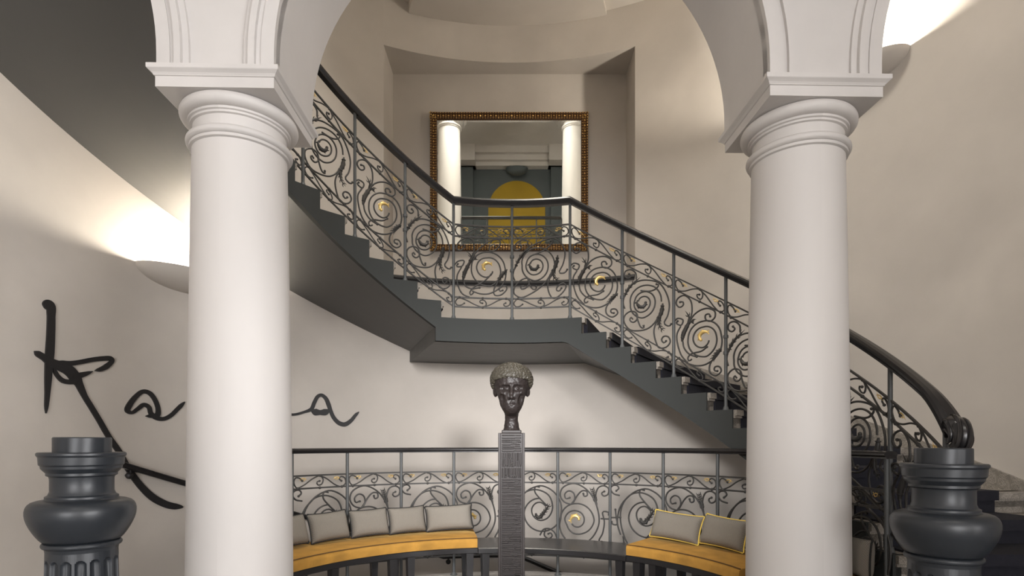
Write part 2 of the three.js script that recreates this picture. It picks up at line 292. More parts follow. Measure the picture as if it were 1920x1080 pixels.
{ // upper landing over the recess: only its underside shows at the top of the arch
  const b = EYE + 4.61, u = thing('upper_landing', 'underside of the next landing high above the mirror recess', 'landing');
  mesh('slab', merge([arcSolid(rect(2.05, RO - 0.002, b, b + 0.22), range(-19.2, 17.6, 1.5)), arcSolid(rect(2.05, RO - 0.002, b + 0.05, b + 0.24), range(17.6, 32, 2)),
    arcSolid((t) => { const y = b + 0.1 + 0.024 * (-t - 19.2); return [[2.05, y], [RO - 0.002, y], [RO - 0.002, y + 0.2], [2.05, y + 0.2]]; }, range(-19.2, -40, 2))]), M.wall, u);
}
{ // basement stair between the low balustrade and the curved wall
  const b = thing('basement_stair', 'stone stair going down to the basement behind the low balustrade', 'staircase');
  for (let i = 0; i < 15; i++) { const a = -66 + i * 7.4; mesh('step', arcSolid(rect(2.09, RO - 0.003, -0.15 * (i + 1) - 0.3, -0.15 * (i + 1)), range(a, a + 7.4, 2)), M.stone, b); }
}
// ---------------------------------------------------------------- wrought iron panels
// curve data as [across 0..1, up 0..1] of the field between the two inner rails
const fromPix = (x0, w, ya, yb) => (pts) => pts.map(([x, y]) => { const t = ya(x), b = yb(x); return [(x - x0) / w, (b - y) / (b - t)]; });
const dP = fromPix(55, 405, (x) => 190 + (x - 60) * 0.475, (x) => 680 + (x - 45) * 0.53);
const gP = fromPix(460, 405, (x) => 387 + (x - 460) * 0.53, (x) => 905 + (x - 460) * 0.62);
const pP = fromPix(873, 459, () => 262, () => 808);
const qP = fromPix(65, 465, (x) => 268 + (x - 65) * 0.05, (x) => 814 + (x - 65) * 0.05);
const fP = fromPix(65, 465, () => 180, () => 270);
const FRIEZE = [
  fP([[150, 215], [125, 195], [95, 194], [80, 222], [105, 262], [160, 248], [240, 203], [300, 186], [325, 210], [312, 246], [282, 250], [273, 230], [295, 222]]),
  fP([[300, 186], [350, 205], [430, 256], [480, 270], [515, 245], [507, 207], [475, 196], [462, 215], [480, 228]])];
const DESIGN = {
  D: { spiral: { c: [0.40, 0.55], k: [[-5, 0.158], [50, 0.15], [110, 0.132], [180, 0.105], [270, 0.125], [350, 0.106], [430, 0.092], [520, 0.072], [610, 0.08], [700, 0.065], [800, 0.05], [880, 0.04]] },
    scrolls: [dP([[75, 545], [62, 500], [75, 440], [120, 365], [190, 322], [270, 315], [345, 335], [395, 400], [425, 500], [412, 590], [385, 650], [425, 672], [440, 655]]),
      dP([[140, 628], [122, 612], [116, 635], [145, 650], [175, 620], [165, 575], [120, 565], [75, 600], [70, 650], [115, 708], [190, 715], [260, 695], [310, 650], [340, 600]]),
      dP([[165, 575], [180, 640], [205, 690], [225, 692], [224, 675]]),
      dP([[350, 600], [318, 660], [305, 720], [320, 800], [345, 845], [400, 838], [432, 795], [415, 755], [380, 755], [365, 785], [385, 805], [400, 790]]),
      dP([[165, 310], [160, 260], [120, 235], [80, 250], [75, 290], [105, 305], [125, 285], [110, 270]]),
      dP([[200, 400], [280, 400], [325, 378], [342, 350], [325, 345]])],
    leaves: [{ p: dP([[374, 495], [365, 560], [345, 610], [322, 660]]), r: [0.006, 0.016, 0.017, 0.010, 0.002] }, { p: dP([[350, 590], [345, 650], [360, 690], [388, 712]]), r: [0.010, 0.012, 0.006, 0.001] }, { p: dP([[75, 450], [95, 400], [130, 355], [200, 292]]), r: [0.006, 0.012, 0.009, 0.001] }],
    bloom: 'iron' },
  G: { spiral: { c: [0.568, 0.506], k: [[238, 0.225], [270, 0.212], [320, 0.18], [360, 0.147], [450, 0.125], [540, 0.124], [600, 0.14], [640, 0.15], [720, 0.108], [810, 0.08], [900, 0.082], [990, 0.077], [1050, 0.055]] },
    scrolls: [gP([[515, 680], [485, 740], [490, 820], [520, 910], [565, 965]]),
      gP([[530, 800], [540, 850], [580, 900], [640, 925]]),
      gP([[602, 942], [580, 955], [572, 930], [600, 900], [680, 880], [720, 850]]),
      gP([[590, 635], [620, 595], [670, 560], [730, 548], [780, 575], [780, 620], [745, 648], [710, 635], [708, 600], [735, 592], [745, 612]]),
      gP([[590, 635], [603, 560], [590, 480], [540, 440], [490, 465], [480, 505], [505, 532], [535, 515], [530, 490], [510, 492]]),
      gP([[810, 880], [770, 940], [740, 1000], [745, 1050], [790, 1075], [830, 1040], [815, 1005], [780, 1010], [778, 1035], [800, 1040]]),
      gP([[465, 640], [490, 618], [532, 632], [518, 672], [480, 655], [490, 640]])],
    leaves: [{ p: gP([[525, 802], [535, 745], [560, 690], [585, 635], [570, 590], [550, 562]]), r: [0.008, 0.018, 0.017, 0.012, 0.007, 0.001] }, { p: gP([[575, 660], [590, 645], [620, 648]]), r: [0.009, 0.006, 0.001] }, { p: gP([[832, 868], [805, 890], [770, 935], [757, 960]]), r: [0.006, 0.014, 0.012, 0.001] }],
    bloom: 'gilt' },
  P: { spiral: { c: [0.353, 0.427], k: [[240, 0.19], [215, 0.165], [180, 0.135], [90, 0.14], [0, 0.155], [-60, 0.128], [-100, 0.118], [-150, 0.092], [-185, 0.098], [-270, 0.078], [-360, 0.07], [-430, 0.064], [-500, 0.05]] },
    scrolls: [pP([[990, 445], [930, 425], [895, 370], [915, 305], [1015, 264], [1120, 308], [1190, 390], [1230, 500], [1235, 600], [1190, 700], [1130, 760], [1060, 800]]),
      pP([[990, 445], [1022, 395], [1010, 345], [970, 330], [935, 360], [945, 395], [978, 388]]),
      pP([[1005, 435], [1050, 360], [1090, 325], [1128, 330], [1132, 365], [1105, 372], [1098, 350]]),
      pP([[1215, 440], [1205, 370], [1230, 295], [1280, 278], [1318, 300], [1312, 350], [1275, 364], [1258, 340], [1282, 325]]),
      pP([[1250, 555], [1330, 555]]), pP([[1318, 525], [1318, 500], [1268, 498], [1282, 580], [1265, 680], [1235, 740], [1250, 800]]),
      pP([[945, 745], [990, 790], [1060, 800]]), pP([[1225, 780], [1250, 745], [1300, 765], [1310, 800]])],
    leaves: [{ p: pP([[1208, 430], [1195, 370], [1172, 298]]), r: [0.004, 0.008, 0.001], fern: true }],
    bloom: 'gilt' },
  Q: { spiral: { c: [0.69, 0.52], k: [[215, 0.27], [180, 0.245], [135, 0.225], [90, 0.235], [45, 0.2], [0, 0.168], [-60, 0.16], [-110, 0.158], [-180, 0.152], [-230, 0.138], [-265, 0.127]] },
    scrolls: [qP([[425, 490], [380, 455], [330, 462], [297, 510], [312, 572], [370, 610], [440, 590], [483, 510], [452, 400], [350, 345], [250, 357], [180, 430], [155, 530], [172, 650], [220, 760], [270, 800]]),
      qP([[370, 325], [332, 318], [325, 360], [370, 420], [430, 480]]),
      qP([[150, 365], [95, 348], [70, 310], [85, 283], [125, 280], [142, 305], [120, 325]]),
      qP([[370, 740], [400, 690], [450, 682], [500, 715], [525, 770]]), qP([[420, 690], [410, 740], [450, 770], [480, 745], [465, 720], [445, 728]]),
      qP([[65, 548], [155, 545]]), qP([[80, 575], [85, 600], [125, 605], [118, 540], [112, 480]]),
      qP([[80, 780], [110, 755], [135, 785]]), qP([[180, 700], [190, 770], [200, 812]])],
    leaves: [{ p: qP([[365, 570], [400, 550], [435, 505], [460, 470]]), r: [0.004, 0.012, 0.010, 0.001] }],
    bloom: 'iron2' },
};
const TUBE_R = 0.0067;
// at(U, v): point on the railing surface, v metres above its own base line; slopeShift(U, Uc) raises round pieces that do not shear
function makePanel(parent, type, W, o, at, level) {
  const pn = new THREE.Group(); pn.name = 'scroll_panel'; parent.add(pn);
  const H = o.r2 - o.r3, d = DESIGN[type];
  const full = ([U, V]) => at(U, level(U) + o.r3 + V * H);
  const roundAt = (c, x, y) => { const U = c[0] + x / W; return at(U, level(c[0]) + o.r3 + c[1] * H + y); };
  const sp = [], k = d.spiral.k, sgn = k[k.length - 1][0] > k[0][0] ? 1 : -1, hs = H / 0.526;
  for (let i = 0; i < k.length - 1; i++) { const n = Math.max(2, Math.round(Math.abs(k[i + 1][0] - k[i][0]) / 15)); for (let j = 0; j < n + (i === k.length - 2 ? 1 : 0); j++) { const f = j / n, a = (k[i][0] + (k[i + 1][0] - k[i][0]) * f) * D2R, r = (k[i][1] + (k[i + 1][1] - k[i][1]) * f) * (W / 0.427 > 1.1 ? 1.08 : type === 'P' || type === 'Q' ? 1.0 : 1); sp.push([r * Math.cos(a), r * Math.sin(a)]); } }
  const clampV = (c, [x, y]) => [x, y];
  mesh('spiral_scroll', tube(sp.map((q) => { const [x, y] = clampV(d.spiral.c, q); return roundAt(d.spiral.c, x, y); }), TUBE_R, sp.length * 2), M.iron, pn);
  for (const s of d.scrolls) mesh('scroll', tube(s.map(full), TUBE_R, s.length * 4), M.iron, pn);
  // bands above and below
  const bandT = (r0, r1, flip) => FRIEZE.map((s) => tube(s.map(([U, V]) => at(U, level(U) + r0 + (flip ? 1 - V : V) * (r1 - r0))), 0.0056, s.length * 4));
  for (const g of bandT(o.r2, o.r1, false)) mesh('frieze_scroll', g, M.iron, pn);
  for (const g of bandT(o.r4, o.r3, true)) mesh('border_scroll', g, M.iron, pn);
  const bead = (v, r) => { const g = new THREE.IcosahedronGeometry(r, 1); g.translate(v.x, v.y, v.z); return g; };
  const col = [[0.1, o.r2], [0.9, o.r2], [0.5, o.r2], [0.5, o.r3], [0.1, o.r3], [0.9, o.r3], [0.5, o.r4]].map(([U, v]) => bead(at(U, level(U) + v), 0.0115));
  for (const s of FRIEZE) { const e = s[s.length - 1], b = s[0]; for (const q of [e, b]) col.push(bead(at(q[0], level(q[0]) + o.r2 + q[1] * (o.r1 - o.r2)), 0.009), bead(at(q[0], level(q[0]) + o.r4 + (1 - q[1]) * (o.r3 - o.r4)), 0.008)); }
  for (const s of d.scrolls) { const e = s[s.length - 1]; col.push(bead(full(e), 0.0095)); }
  const cm = mesh('collars', merge(col), M.iron, pn); cm.userData.kind = 'stuff';
  for (const L of d.leaves) {
    const pts = L.p.map(full), g = [taper(pts, L.r, 16, 6)], cv = curve(pts);
    const nsp = L.fern ? 7 : 4;
    for (let i = 1; i <= nsp; i++) for (const s of [-1, 1]) {
      const t = i / (nsp + 1), q = cv.getPointAt(t), tg = cv.getTangentAt(t), nx = new THREE.Vector3(-tg.y * Math.sign(tg.x || 1), 0, 0);
      const side = new THREE.Vector3().crossVectors(tg, at(0.5, 0).clone().setY(0).sub(new THREE.Vector3(0, 0, -3)).normalize()).multiplyScalar(s);
      const len = L.fern ? 0.024 : 0.026;
      g.push(taper([q, q.clone().addScaledVector(side, len * 0.5).addScaledVector(tg, len * 0.25), q.clone().addScaledVector(side, len * 0.75).addScaledVector(tg, len * 0.95)], [0.005, 0.004, 0.001], 4, 4));
    }
    if (!L.fern) { const b = new THREE.TorusGeometry(0.013, 0.004, 5, 10); b.lookAt(cv.getTangentAt(0.12)); const q = cv.getPointAt(0.12); b.translate(q.x, q.y, q.z); g.push(b); }
    mesh('leaf', merge(g), M.iron, pn);
  }
  { // curled leaf at the heart of the spiral
    const big = d.bloom === 'iron2' ? 0.8 : 1, c = d.spiral.c, arc = [];
    const off = type === 'P' ? [0, 0] : type === 'Q' ? [-0.03, -0.01] : [0, 0], a0 = type === 'D' ? 150 : type === 'G' ? 20 : type === 'P' ? 215 : 30, dirn = type === 'D' ? 1 : type === 'G' ? 1 : type === 'P' ? -1 : -1;
    for (let i = 0; i <= 8; i++) { const a = (a0 + dirn * i * 25) * D2R, r = 0.052 - 0.0034 * i; arc.push([off[0] + r * big * Math.cos(a), off[1] + r * big * Math.sin(a)]); }
    const pts = arc.map(([x, y]) => roundAt(c, x, y)), g = [taper(pts, [0.003, 0.010, 0.015, 0.014, 0.009], 18, 7)];
    for (let i = 1; i < 8; i++) { const [x, y] = arc[i], l = Math.hypot(x - off[0], y - off[1]), ox = (x - off[0]) / l, oy = (y - off[1]) / l, s = i % 2 ? 1 : -0.8; g.push(taper([roundAt(c, x, y), roundAt(c, x + ox * 0.012 * s, y + oy * 0.012 * s), roundAt(c, x + ox * 0.02 * s - oy * 0.01 * dirn, y + oy * 0.02 * s + ox * 0.01 * dirn)], [0.007, 0.006, 0.001], 5, 5)); }
    g.push(bead(roundAt(c, arc[8][0], arc[8][1]), 0.012));
    const lm = mesh(d.bloom === 'gilt' ? 'gilt_leaf' : 'spiral_leaf', merge(g), d.bloom === 'gilt' ? M.gilt : M.iron, pn);
    if (d.bloom === 'gilt') lm.userData.label = 'gilded leaf in the spiral';
  }
  const sprig = (U0, s) => { // small gilded sprigs in the frieze
    const v = (x, y) => at(U0 + s * x, level(U0) + (level(U0 + s * x) - level(U0)) + o.r2 + y * (o.r1 - o.r2));
    return merge([taper([v(0, 0.66), v(0.06, 0.8), v(0.13, 0.64)], [0.004, 0.0045, 0.001], 6, 4), taper([v(0.02, 0.7), v(0.08, 0.6), v(0.11, 0.86)], [0.003, 0.0035, 0.001], 6, 4)]);
  };
  mesh('gilt_sprig', sprig(0.14, 1), M.gilt, pn); mesh('gilt_sprig', sprig(0.87, -1), M.gilt, pn);
  return pn;
}
const railProf = (w, h) => { const p = []; for (const [x, y] of [[-0.5, -0.55], [-0.36, -0.8], [-0.36, -1], [0.36, -1], [0.36, -0.8], [0.5, -0.55], [0.5, -0.35], [0.42, -0.12], [0.2, 0], [-0.2, 0], [-0.42, -0.12], [-0.5, -0.35]]) p.push([x * w, y * h]); return p; };
function arcRail(R, yf, a0, a1, prof, c) { return arcSolid((t) => prof.map(([x, y]) => [R + x, yf(t) + y]), [...new Set([...range(a0, a1, 1.2)])].sort((a, b) => a - b), c, 0.35); }
const bar = (s) => [[-s, -s], [s, -s], [s, s], [-s, s]];
// ---------------------------------------------------------------- balustrade of the stair
{
  const R = 2.025, b = thing('stair_balustrade', 'scrolled wrought iron balustrade with black handrail following the curved stair', 'balustrade');
  const hand = (t) => t > 14.3 ? 3.255 - 0.0225 * (t - 14.3) : t < -14.4 ? 3.255 + 0.0236 * (-t - 14.4) : 3.255;
  const handEnd = (t) => hand(t) - (t > 96 ? 0.0011 * (t - 96) ** 2 : 0);
  const O = { r1: -0.238, r2: -0.338, r3: -0.864, r4: -0.945 };
  const posts = [-98.4, -86.5, -74.4, -62.4, -50.3, -38.2, -26.2, -14.4, 0, 14.3, 27, 39.3, 51.4, 63.5, 75.6, 87.7, 100];
  const hp = railProf(0.068, 0.062);
  const seq = [...range(-98.6, -14.4, 1.2), ...range(-14.4, 14.3, 1.4).slice(1), ...range(14.3, 101.6, 1.0).slice(1)];
  mesh('handrail', arcSolid((t) => hp.map(([x, y]) => [R + x * (t > 96 ? 1 + (t - 96) * 0.06 : 1), handEnd(t) + y * (t > 96 ? 1 + (t - 96) * 0.10 : 1)]), seq, WELL, 0.35), M.handrail, b);
  { // carved leaf end of the handrail, curling down
    const h = handEnd(101.6), ax = [[100.6, -0.030, 0], [101.7, -0.034, 0], [102.7, -0.055, 0.004], [103.2, -0.09, 0.006], [103.0, -0.128, 0.0], [102.3, -0.14, -0.012]].map(([t, y, r]) => P(R + r, t, h + y));
    const g = [taper(ax, [0.034, 0.04, 0.043, 0.042, 0.036, 0.02], 24, 12)], cv = curve(ax);
    for (let k = 0; k < 6; k++) { const a = k / 6 * Math.PI * 2, pts = []; for (let i = 0; i <= 6; i++) { const t = 0.12 + 0.85 * i / 6, q = cv.getPointAt(t), tg = cv.getTangentAt(t), s1 = new THREE.Vector3(1, 0, 0.3).cross(tg).normalize(), s2 = new THREE.Vector3().crossVectors(tg, s1); pts.push(q.clone().addScaledVector(s1, Math.cos(a + i * 0.12) * 0.04).addScaledVector(s2, Math.sin(a + i * 0.12) * 0.04)); } g.push(taper(pts, [0.004, 0.011, 0.009, 0.012, 0.010, 0.003], 18, 6)); }
    mesh('handrail_finial', merge(g), M.handrail, b);
  }
  const aL = -98.5, aR = 100;
  for (const k of ['r1', 'r2', 'r3', 'r4']) {
    const sq = [...range(aL, -14.4, 1.5), ...range(-14.4, 14.3, 1.5).slice(1), ...range(14.3, aR, 1.5).slice(1)];
    mesh('rail', arcSolid((t) => bar(0.0062).map(([x, y]) => [R + x, Math.max(0.01, hand(t) + O[k] + y)]), sq, WELL, 0.35), M.iron, b);
  }
  posts.forEach((t, i) => {
    const y0 = treadAt(t), y1 = (t > 96 ? handEnd(t) : hand(t)) - 0.05, q = P(R, t, 0);
    const g = [new THREE.CylinderGeometry(0.0125, 0.0125, y1 - y0, 10).translate(q.x, (y0 + y1) / 2, q.z), new THREE.CylinderGeometry(0.015, 0.024, 0.03, 12).translate(q.x, y0 + 0.015, q.z)];
    if (DESIGNROW(i)) for (const v of [-0.5, -0.62]) g.push(new THREE.CylinderGeometry(0.019, 0.019, 0.022, 12).translate(q.x, hand(t) + v, q.z));
    mesh('post', merge(g), M.post, b);
  });
  for (let i = 0; i < posts.length - 1; i++) {
    const t0 = posts[i], t1 = posts[i + 1], W = (t1 - t0) * D2R * R;
    makePanel(b, i % 2 ? 'G' : 'D', W, O, (U, y) => P(R, t0 + (t1 - t0) * U, y), (U) => hand(t0 + (t1 - t0) * U));
  }
}
function DESIGNROW(i) { return i % 2 === 0; }
// ---------------------------------------------------------------- low balustrade round the open basement stair
{
  const R = 2.0, b = thing('floor_balustrade', 'low scrolled wrought iron balustrade curving behind the benches', 'balustrade');
  const O = { r1: 0.8875, r2: 0.791, r3: 0.245, r4: 0.163 }, a = (k) => 0.2 + 12.9 * k, k0 = -5, k1 = 7;
  mesh('handrail', arcRail(R, () => 1.094, a(k0) - 1, a(k1) + 1, railProf(0.066, 0.04), RAILC), M.handrail, b);
  for (const r of Object.values(O)) mesh('rail', arcRail(R, () => r, a(k0), a(k1), bar(0.006), RAILC), M.iron, b);
  for (let k = k0; k <= k1; k++) {
    const q = P(R, a(k), 0, RAILC);
    mesh('post', merge([new THREE.CylinderGeometry(0.0125, 0.0125, 1.06, 10).translate(q.x, 0.53, q.z), new THREE.CylinderGeometry(0.016, 0.034, 0.022, 12).translate(q.x, 0.011, q.z)]), M.post, b);
    if (k < k1) makePanel(b, Math.abs(k) % 2 ? 'P' : 'Q', 12.9 * D2R * R, O, (U, y) => P(R, a(k) + 12.9 * U, y, RAILC), () => 0);
  }
}
// dark rails on the curved wall
one('recess_rail', arcRail(RO + 0.005, () => EYE + 1.785, NICHE.a0 + 0.1, NICHE.a1 - 0.1, railProf(0.05, 0.06)), M.blackPaint, 'black rail curving across the foot of the mirror recess', 'rail');
{
  const w = thing('wall_handrail', 'black handrail on curved wall going down to the basement', 'handrail');
  const f = (t) => t < -13 ? EYE - 0.16 - (t + 64) * 0.0206 : t < 1 ? EYE - 1.21 : EYE - 1.21 - (t - 1) * 0.024;
  mesh('rail', arcSolid((t) => railProf(0.05, 0.05).map(([x, y]) => [RO - 0.07 + x, f(t) + y]), [...range(-65, -13, 1.5), ...range(-13, 1, 1.5).slice(1), ...range(1, 45, 1.5).slice(1)], WELL, 0.35), M.handrail, w);
  for (const t of [-63.5, -48, -30, -12, 10, 30]) {
    const p0 = P(RO - 0.002, t, f(t) - 0.09), p1 = P(RO - 0.05, t, f(t) - 0.09), p2 = P(RO - 0.07, t, f(t) - 0.045);
    const k = new THREE.SphereGeometry(0.028, 12, 8); k.translate(p1.x, p1.y, p1.z);
    mesh('bracket', merge([tube([p0, p1, p2], 0.008, 8), k]), M.blackPaint, w);
  }
}
// ---------------------------------------------------------------- bollard pedestals
function makeBollard(label, x, z, h) {
  const b = thing('fluted_pedestal', label, 'pedestal');
  const pr = [[0, h], [0.098, h], [0.101, h - 0.004], [0.101, h - 0.062], [0.148, h - 0.062], [0.153, h - 0.066], [0.153, h - 0.074], [0.147, h - 0.082], [0.145, h - 0.112], [0.139, h - 0.118], [0.138, h - 0.128], [0.128, h - 0.14], [0.122, h - 0.146], [0.122, h - 0.156], [0.112, h - 0.162], [0.110, h - 0.17], [0.110, h - 0.222], [0.116, h - 0.236], [0.126, h - 0.242], [0.126, h - 0.25], [0.132, h - 0.256]];
  for (const q of [[0.140, 0.2565], [0.156, 0.259], [0.170, 0.264], [0.180, 0.273], [0.186, 0.284], [0.189, 0.298], [0.189, 0.312], [0.187, 0.328], [0.182, 0.345], [0.175, 0.362], [0.166, 0.38], [0.156, 0.397], [0.145, 0.413], [0.136, 0.423]]) pr.push([q[0], h - q[1]]);
  pr.push([0.128, h - 0.426], [0.132, h - 0.428]);
  for (let i = 0; i <= 8; i++) { const a = Math.PI / 2 - Math.PI * i / 8; pr.push([0.127 + 0.012 * Math.cos(a), h - 0.44 + 0.012 * Math.sin(a)]); }
  pr.push([0.126, h - 0.456], [0.124, h - 0.468]);
  mesh('head', lathe(pr, 64), M.bollard, b);
  // fluted shaft
  const n = 160, rows = [], fl = 16, y1 = h - 0.465, y0 = 0.16, ny = 34;
  for (let j = 0; j <= ny; j++) {
    const t = j / ny, e = t < 0.12 ? 1 - (1 - t / 0.12) : 1, yy = y1 + (y0 - y1) * (j < 22 ? (j / 22) * 0.12 : 0.12 + 0.88 * (j - 22) / (ny - 22));
    const d = (y1 - yy), R = 0.124 + 0.012 * Math.min(1, d / 0.5), row = [];
    for (let i = 0; i <= n; i++) {
      const a = i / n * Math.PI * 2, ph = ((i / n * fl) % 1), w = Math.abs(ph - 0.5) / 0.39;
      const cap = 0.028, topd = d - 0.03, round = topd < 0 ? 0 : topd < cap ? Math.sqrt(1 - (1 - topd / cap) ** 2) : 1;
      const dep = w < round ? 0.015 * Math.sqrt(Math.max(0, 1 - (w / Math.max(round, 1e-3)) ** 2)) * Math.min(1, round * 1.3) : 0;
      row.push([(R - dep) * Math.sin(a), yy, (R - dep) * Math.cos(a)]);
    }
    rows.push(row);
  }
  const pos = [];
  for (let j = 0; j < ny; j++) for (let i = 0; i < n; i++) { const A = rows[j][i], B = rows[j + 1][i], C = rows[j + 1][i + 1], D = rows[j][i + 1]; pos.push(...A, ...B, ...C, ...A, ...C, ...D); }
  const g = new THREE.BufferGeometry(); g.setAttribute('position', new THREE.Float32BufferAttribute(pos, 3)); g.computeVertexNormals();
  mesh('shaft', merge([toCreasedNormals(g, 0.6)]), M.bollard, b);
  mesh('foot', lathe([[0, 0], [0.16, 0], [0.16, 0.06], [0.155, 0.075], [0.15, 0.1], [0.142, 0.12], [0.138, 0.16], [0.12, 0.165]], 48), M.bollard, b);
  b.position.set(x, 0, z); return b;
}
makeBollard('dark grey fluted pedestal below the black wall lettering', -1.789, -2.4, EYE + 0.02);
makeBollard('dark grey fluted pedestal at the foot of the stair', 1.744, -2.33, EYE - 0.024).scale.set(0.97, 1, 0.97);
// ---------------------------------------------------------------- uplight sconces
function makeSconce(label, t, y, power, a = 0.43, b = 0.25, h = 0.165) {
  const s = thing('wall_sconce', label, 'wall lamp', 'plaster uplights');
  const n = 28, m = 10, outer = [], inner = [];
  const ring = (sc, lst) => { for (let j = 0; j <= m; j++) { const v = j / m * Math.PI / 2, row = []; for (let i = 0; i <= n; i++) { const u = Math.PI * i / n; row.push(new THREE.Vector3(a * sc * Math.cos(u) * Math.cos(v), -h * sc * Math.sin(v), b * sc * Math.sin(u) * Math.cos(v))); } lst.push(row); } };
  ring(1, outer); ring(0.955, inner);
  const pos = [], q = (A, B, C, D) => { for (const p of [A, B, C, A, C, D]) pos.push(p.x, p.y, p.z); };
  for (let j = 0; j < m; j++) for (let i = 0; i < n; i++) { q(outer[j][i + 1], outer[j + 1][i + 1], outer[j + 1][i], outer[j][i]); q(inner[j][i], inner[j + 1][i], inner[j + 1][i + 1], inner[j][i + 1]); }
  for (let i = 0; i < n; i++) q(outer[0][i], inner[0][i], inner[0][i + 1], outer[0][i + 1]);
  // bend the bowl's flat back onto the curved wall
  for (let i = 0; i < pos.length; i += 3) { const off = RO - Math.sqrt(RO * RO - pos[i] * pos[i]); pos[i + 2] += off * 1.0; }
  const g = new THREE.BufferGeometry(); g.setAttribute('position', new THREE.Float32BufferAttribute(pos, 3)); g.computeVertexNormals();
  mesh('bowl', merge([toCreasedNormals(g, 0.6)]), M.wall, s);
  const bulb = mesh('bulb', new THREE.CapsuleGeometry(0.018, 0.16, 4, 10).rotateZ(Math.PI / 2).translate(0, -0.05, 0.1), M.bulb, s);
  for (const x of [-0.08, 0.08]) { const L = new THREE.PointLight(SCONCE_COL, power / 2); L.position.set(x, -0.045, 0.10); L.castShadow = true; L.shadow.radius = 3; s.add(L); }
  const p = P(RO - 0.001, t, y); s.position.copy(p); s.rotation.y = -t * D2R; return s;
}
makeSconce('plaster bowl uplight on the wall beside the left column', -55, EYE + 1.435, SCONCE);
makeSconce('plaster bowl uplight high on the wall by the right column', 57.7, EYE + 3.05, SCONCE_HIGH);
// ---------------------------------------------------------------- wall lettering
const LET = {
  k_stem: [[-72.96,2.059,0.026],[-72.76,2.093,0.036],[-72.51,2.09,0.031],[-72.43,2.017,0.025],[-72.47,1.892,0.026],[-72.57,1.767,0.028],[-72.68,1.68,0.025],[-72.76,1.581,0.022],[-72.84,1.481,0.016],[-72.94,1.395,0.012],[-73.0,1.339,0.005]],
  k_cross: [[-74.24,1.759,0.01],[-73.88,1.744,0.021],[-73.19,1.723,0.023],[-72.41,1.694,0.031],[-71.41,1.677,0.034],[-70.39,1.653,0.04],[-69.67,1.606,0.04],[-69.26,1.563,0.027],[-68.57,1.476,0.019],[-67.79,1.4,0.019],[-66.82,1.303,0.019],[-65.69,1.183,0.019],[-64.41,1.067,0.021],[-63.28,0.938,0.023],[-61.79,0.803,0.025],[-60.28,0.703,0.028],[-59.09,0.651,0.028],[-57.64,0.609,0.027],[-55.92,0.589,0.024]],
  k_arm: [[-72.01,1.7,0.021],[-70.6,1.702,0.019],[-69.36,1.72,0.016],[-67.89,1.749,0.016],[-66.5,1.771,0.017],[-65.47,1.778,0.018],[-65.21,1.768,0.012],[-65.95,1.716,0.019],[-66.71,1.687,0.015],[-67.36,1.673,0.008]],
  k_arm2: [[-67.64,1.667,0.006],[-68.53,1.642,0.016],[-69.36,1.621,0.022],[-69.98,1.598,0.022]],
  k_loop: [[-72.21,1.659,0.012],[-71.71,1.606,0.013],[-71.11,1.576,0.016],[-70.39,1.572,0.017],[-69.67,1.58,0.019]],
  a1: [[-60.98,1.35,0.008],[-60.28,1.352,0.016],[-59.45,1.361,0.021],[-59.33,1.412,0.018],[-59.8,1.491,0.017],[-60.51,1.538,0.017],[-61.33,1.546,0.016],[-62.25,1.502,0.017],[-63.1,1.429,0.021],[-63.33,1.389,0.02],[-62.83,1.371,0.011],[-62.02,1.404,0.014],[-61.21,1.44,0.016],[-60.56,1.423,0.016],[-60.28,1.374,0.017],[-59.56,1.339,0.018],[-58.61,1.332,0.016],[-57.64,1.361,0.016],[-56.66,1.42,0.016],[-55.67,1.483,0.016]],
  a2: [[-40.36,1.41,0.012],[-39.06,1.409,0.012],[-37.45,1.436,0.012],[-36.21,1.47,0.018],[-35.74,1.533,0.018],[-35.14,1.597,0.017],[-34.55,1.612,0.016],[-33.82,1.582,0.019],[-33.34,1.521,0.021],[-32.98,1.458,0.018],[-32.43,1.387,0.019],[-31.52,1.334,0.021],[-30.54,1.322,0.023],[-29.46,1.363,0.019],[-28.69,1.419,0.016],[-28.07,1.455,0.011]],
  a2_base: [[-36.27,1.456,0.014],[-35.53,1.44,0.035],[-34.79,1.437,0.024],[-33.95,1.442,0.033],[-33.1,1.465,0.016]],
};
function stroke(list, lift) {        // flat brush stroke cut from sheet, fixed to the curved wall
  const c = curve(list.map(([t, y]) => new THREE.Vector3(t * D2R * RO, y, 0))), n = list.length * 6, pos = [], A = [], B = [];
  for (let i = 0; i <= n; i++) {
    const t = i / n, p = c.getPoint(t), d = c.getTangent(t), f = t * (list.length - 1), k = Math.min(list.length - 2, Math.floor(f)), w = list[k][2] + (list[k + 1][2] - list[k][2]) * (f - k);
    const e = Math.min(1, Math.sqrt(Math.min(i + 0.15, n - i + 0.15) / 4)), q = (s) => [p.x - d.y * w * s * e, p.y + d.x * w * s * e]; A.push(q(1)); B.push(q(-1));
  }
  const on = ([s, y], r) => P(RO - r, s / RO / D2R, y), quad = (a, b, c2, d2) => { for (const p of [a, b, c2, a, c2, d2]) pos.push(p.x, p.y, p.z); }, r0 = 0.0, r1 = 0.014 + lift;
  for (let i = 0; i < n; i++) { quad(on(B[i], r1), on(B[i + 1], r1), on(A[i + 1], r1), on(A[i], r1)); quad(on(A[i], r0), on(A[i], r1), on(A[i + 1], r1), on(A[i + 1], r0)); quad(on(B[i], r1), on(B[i], r0), on(B[i + 1], r0), on(B[i + 1], r1)); }
  quad(on(A[0], r0), on(B[0], r0), on(B[0], r1), on(A[0], r1)); quad(on(A[n], r1), on(B[n], r1), on(B[n], r0), on(A[n], r0));
  const g = new THREE.BufferGeometry(); g.setAttribute('position', new THREE.Float32BufferAttribute(pos, 3)); g.computeVertexNormals(); return g;
}
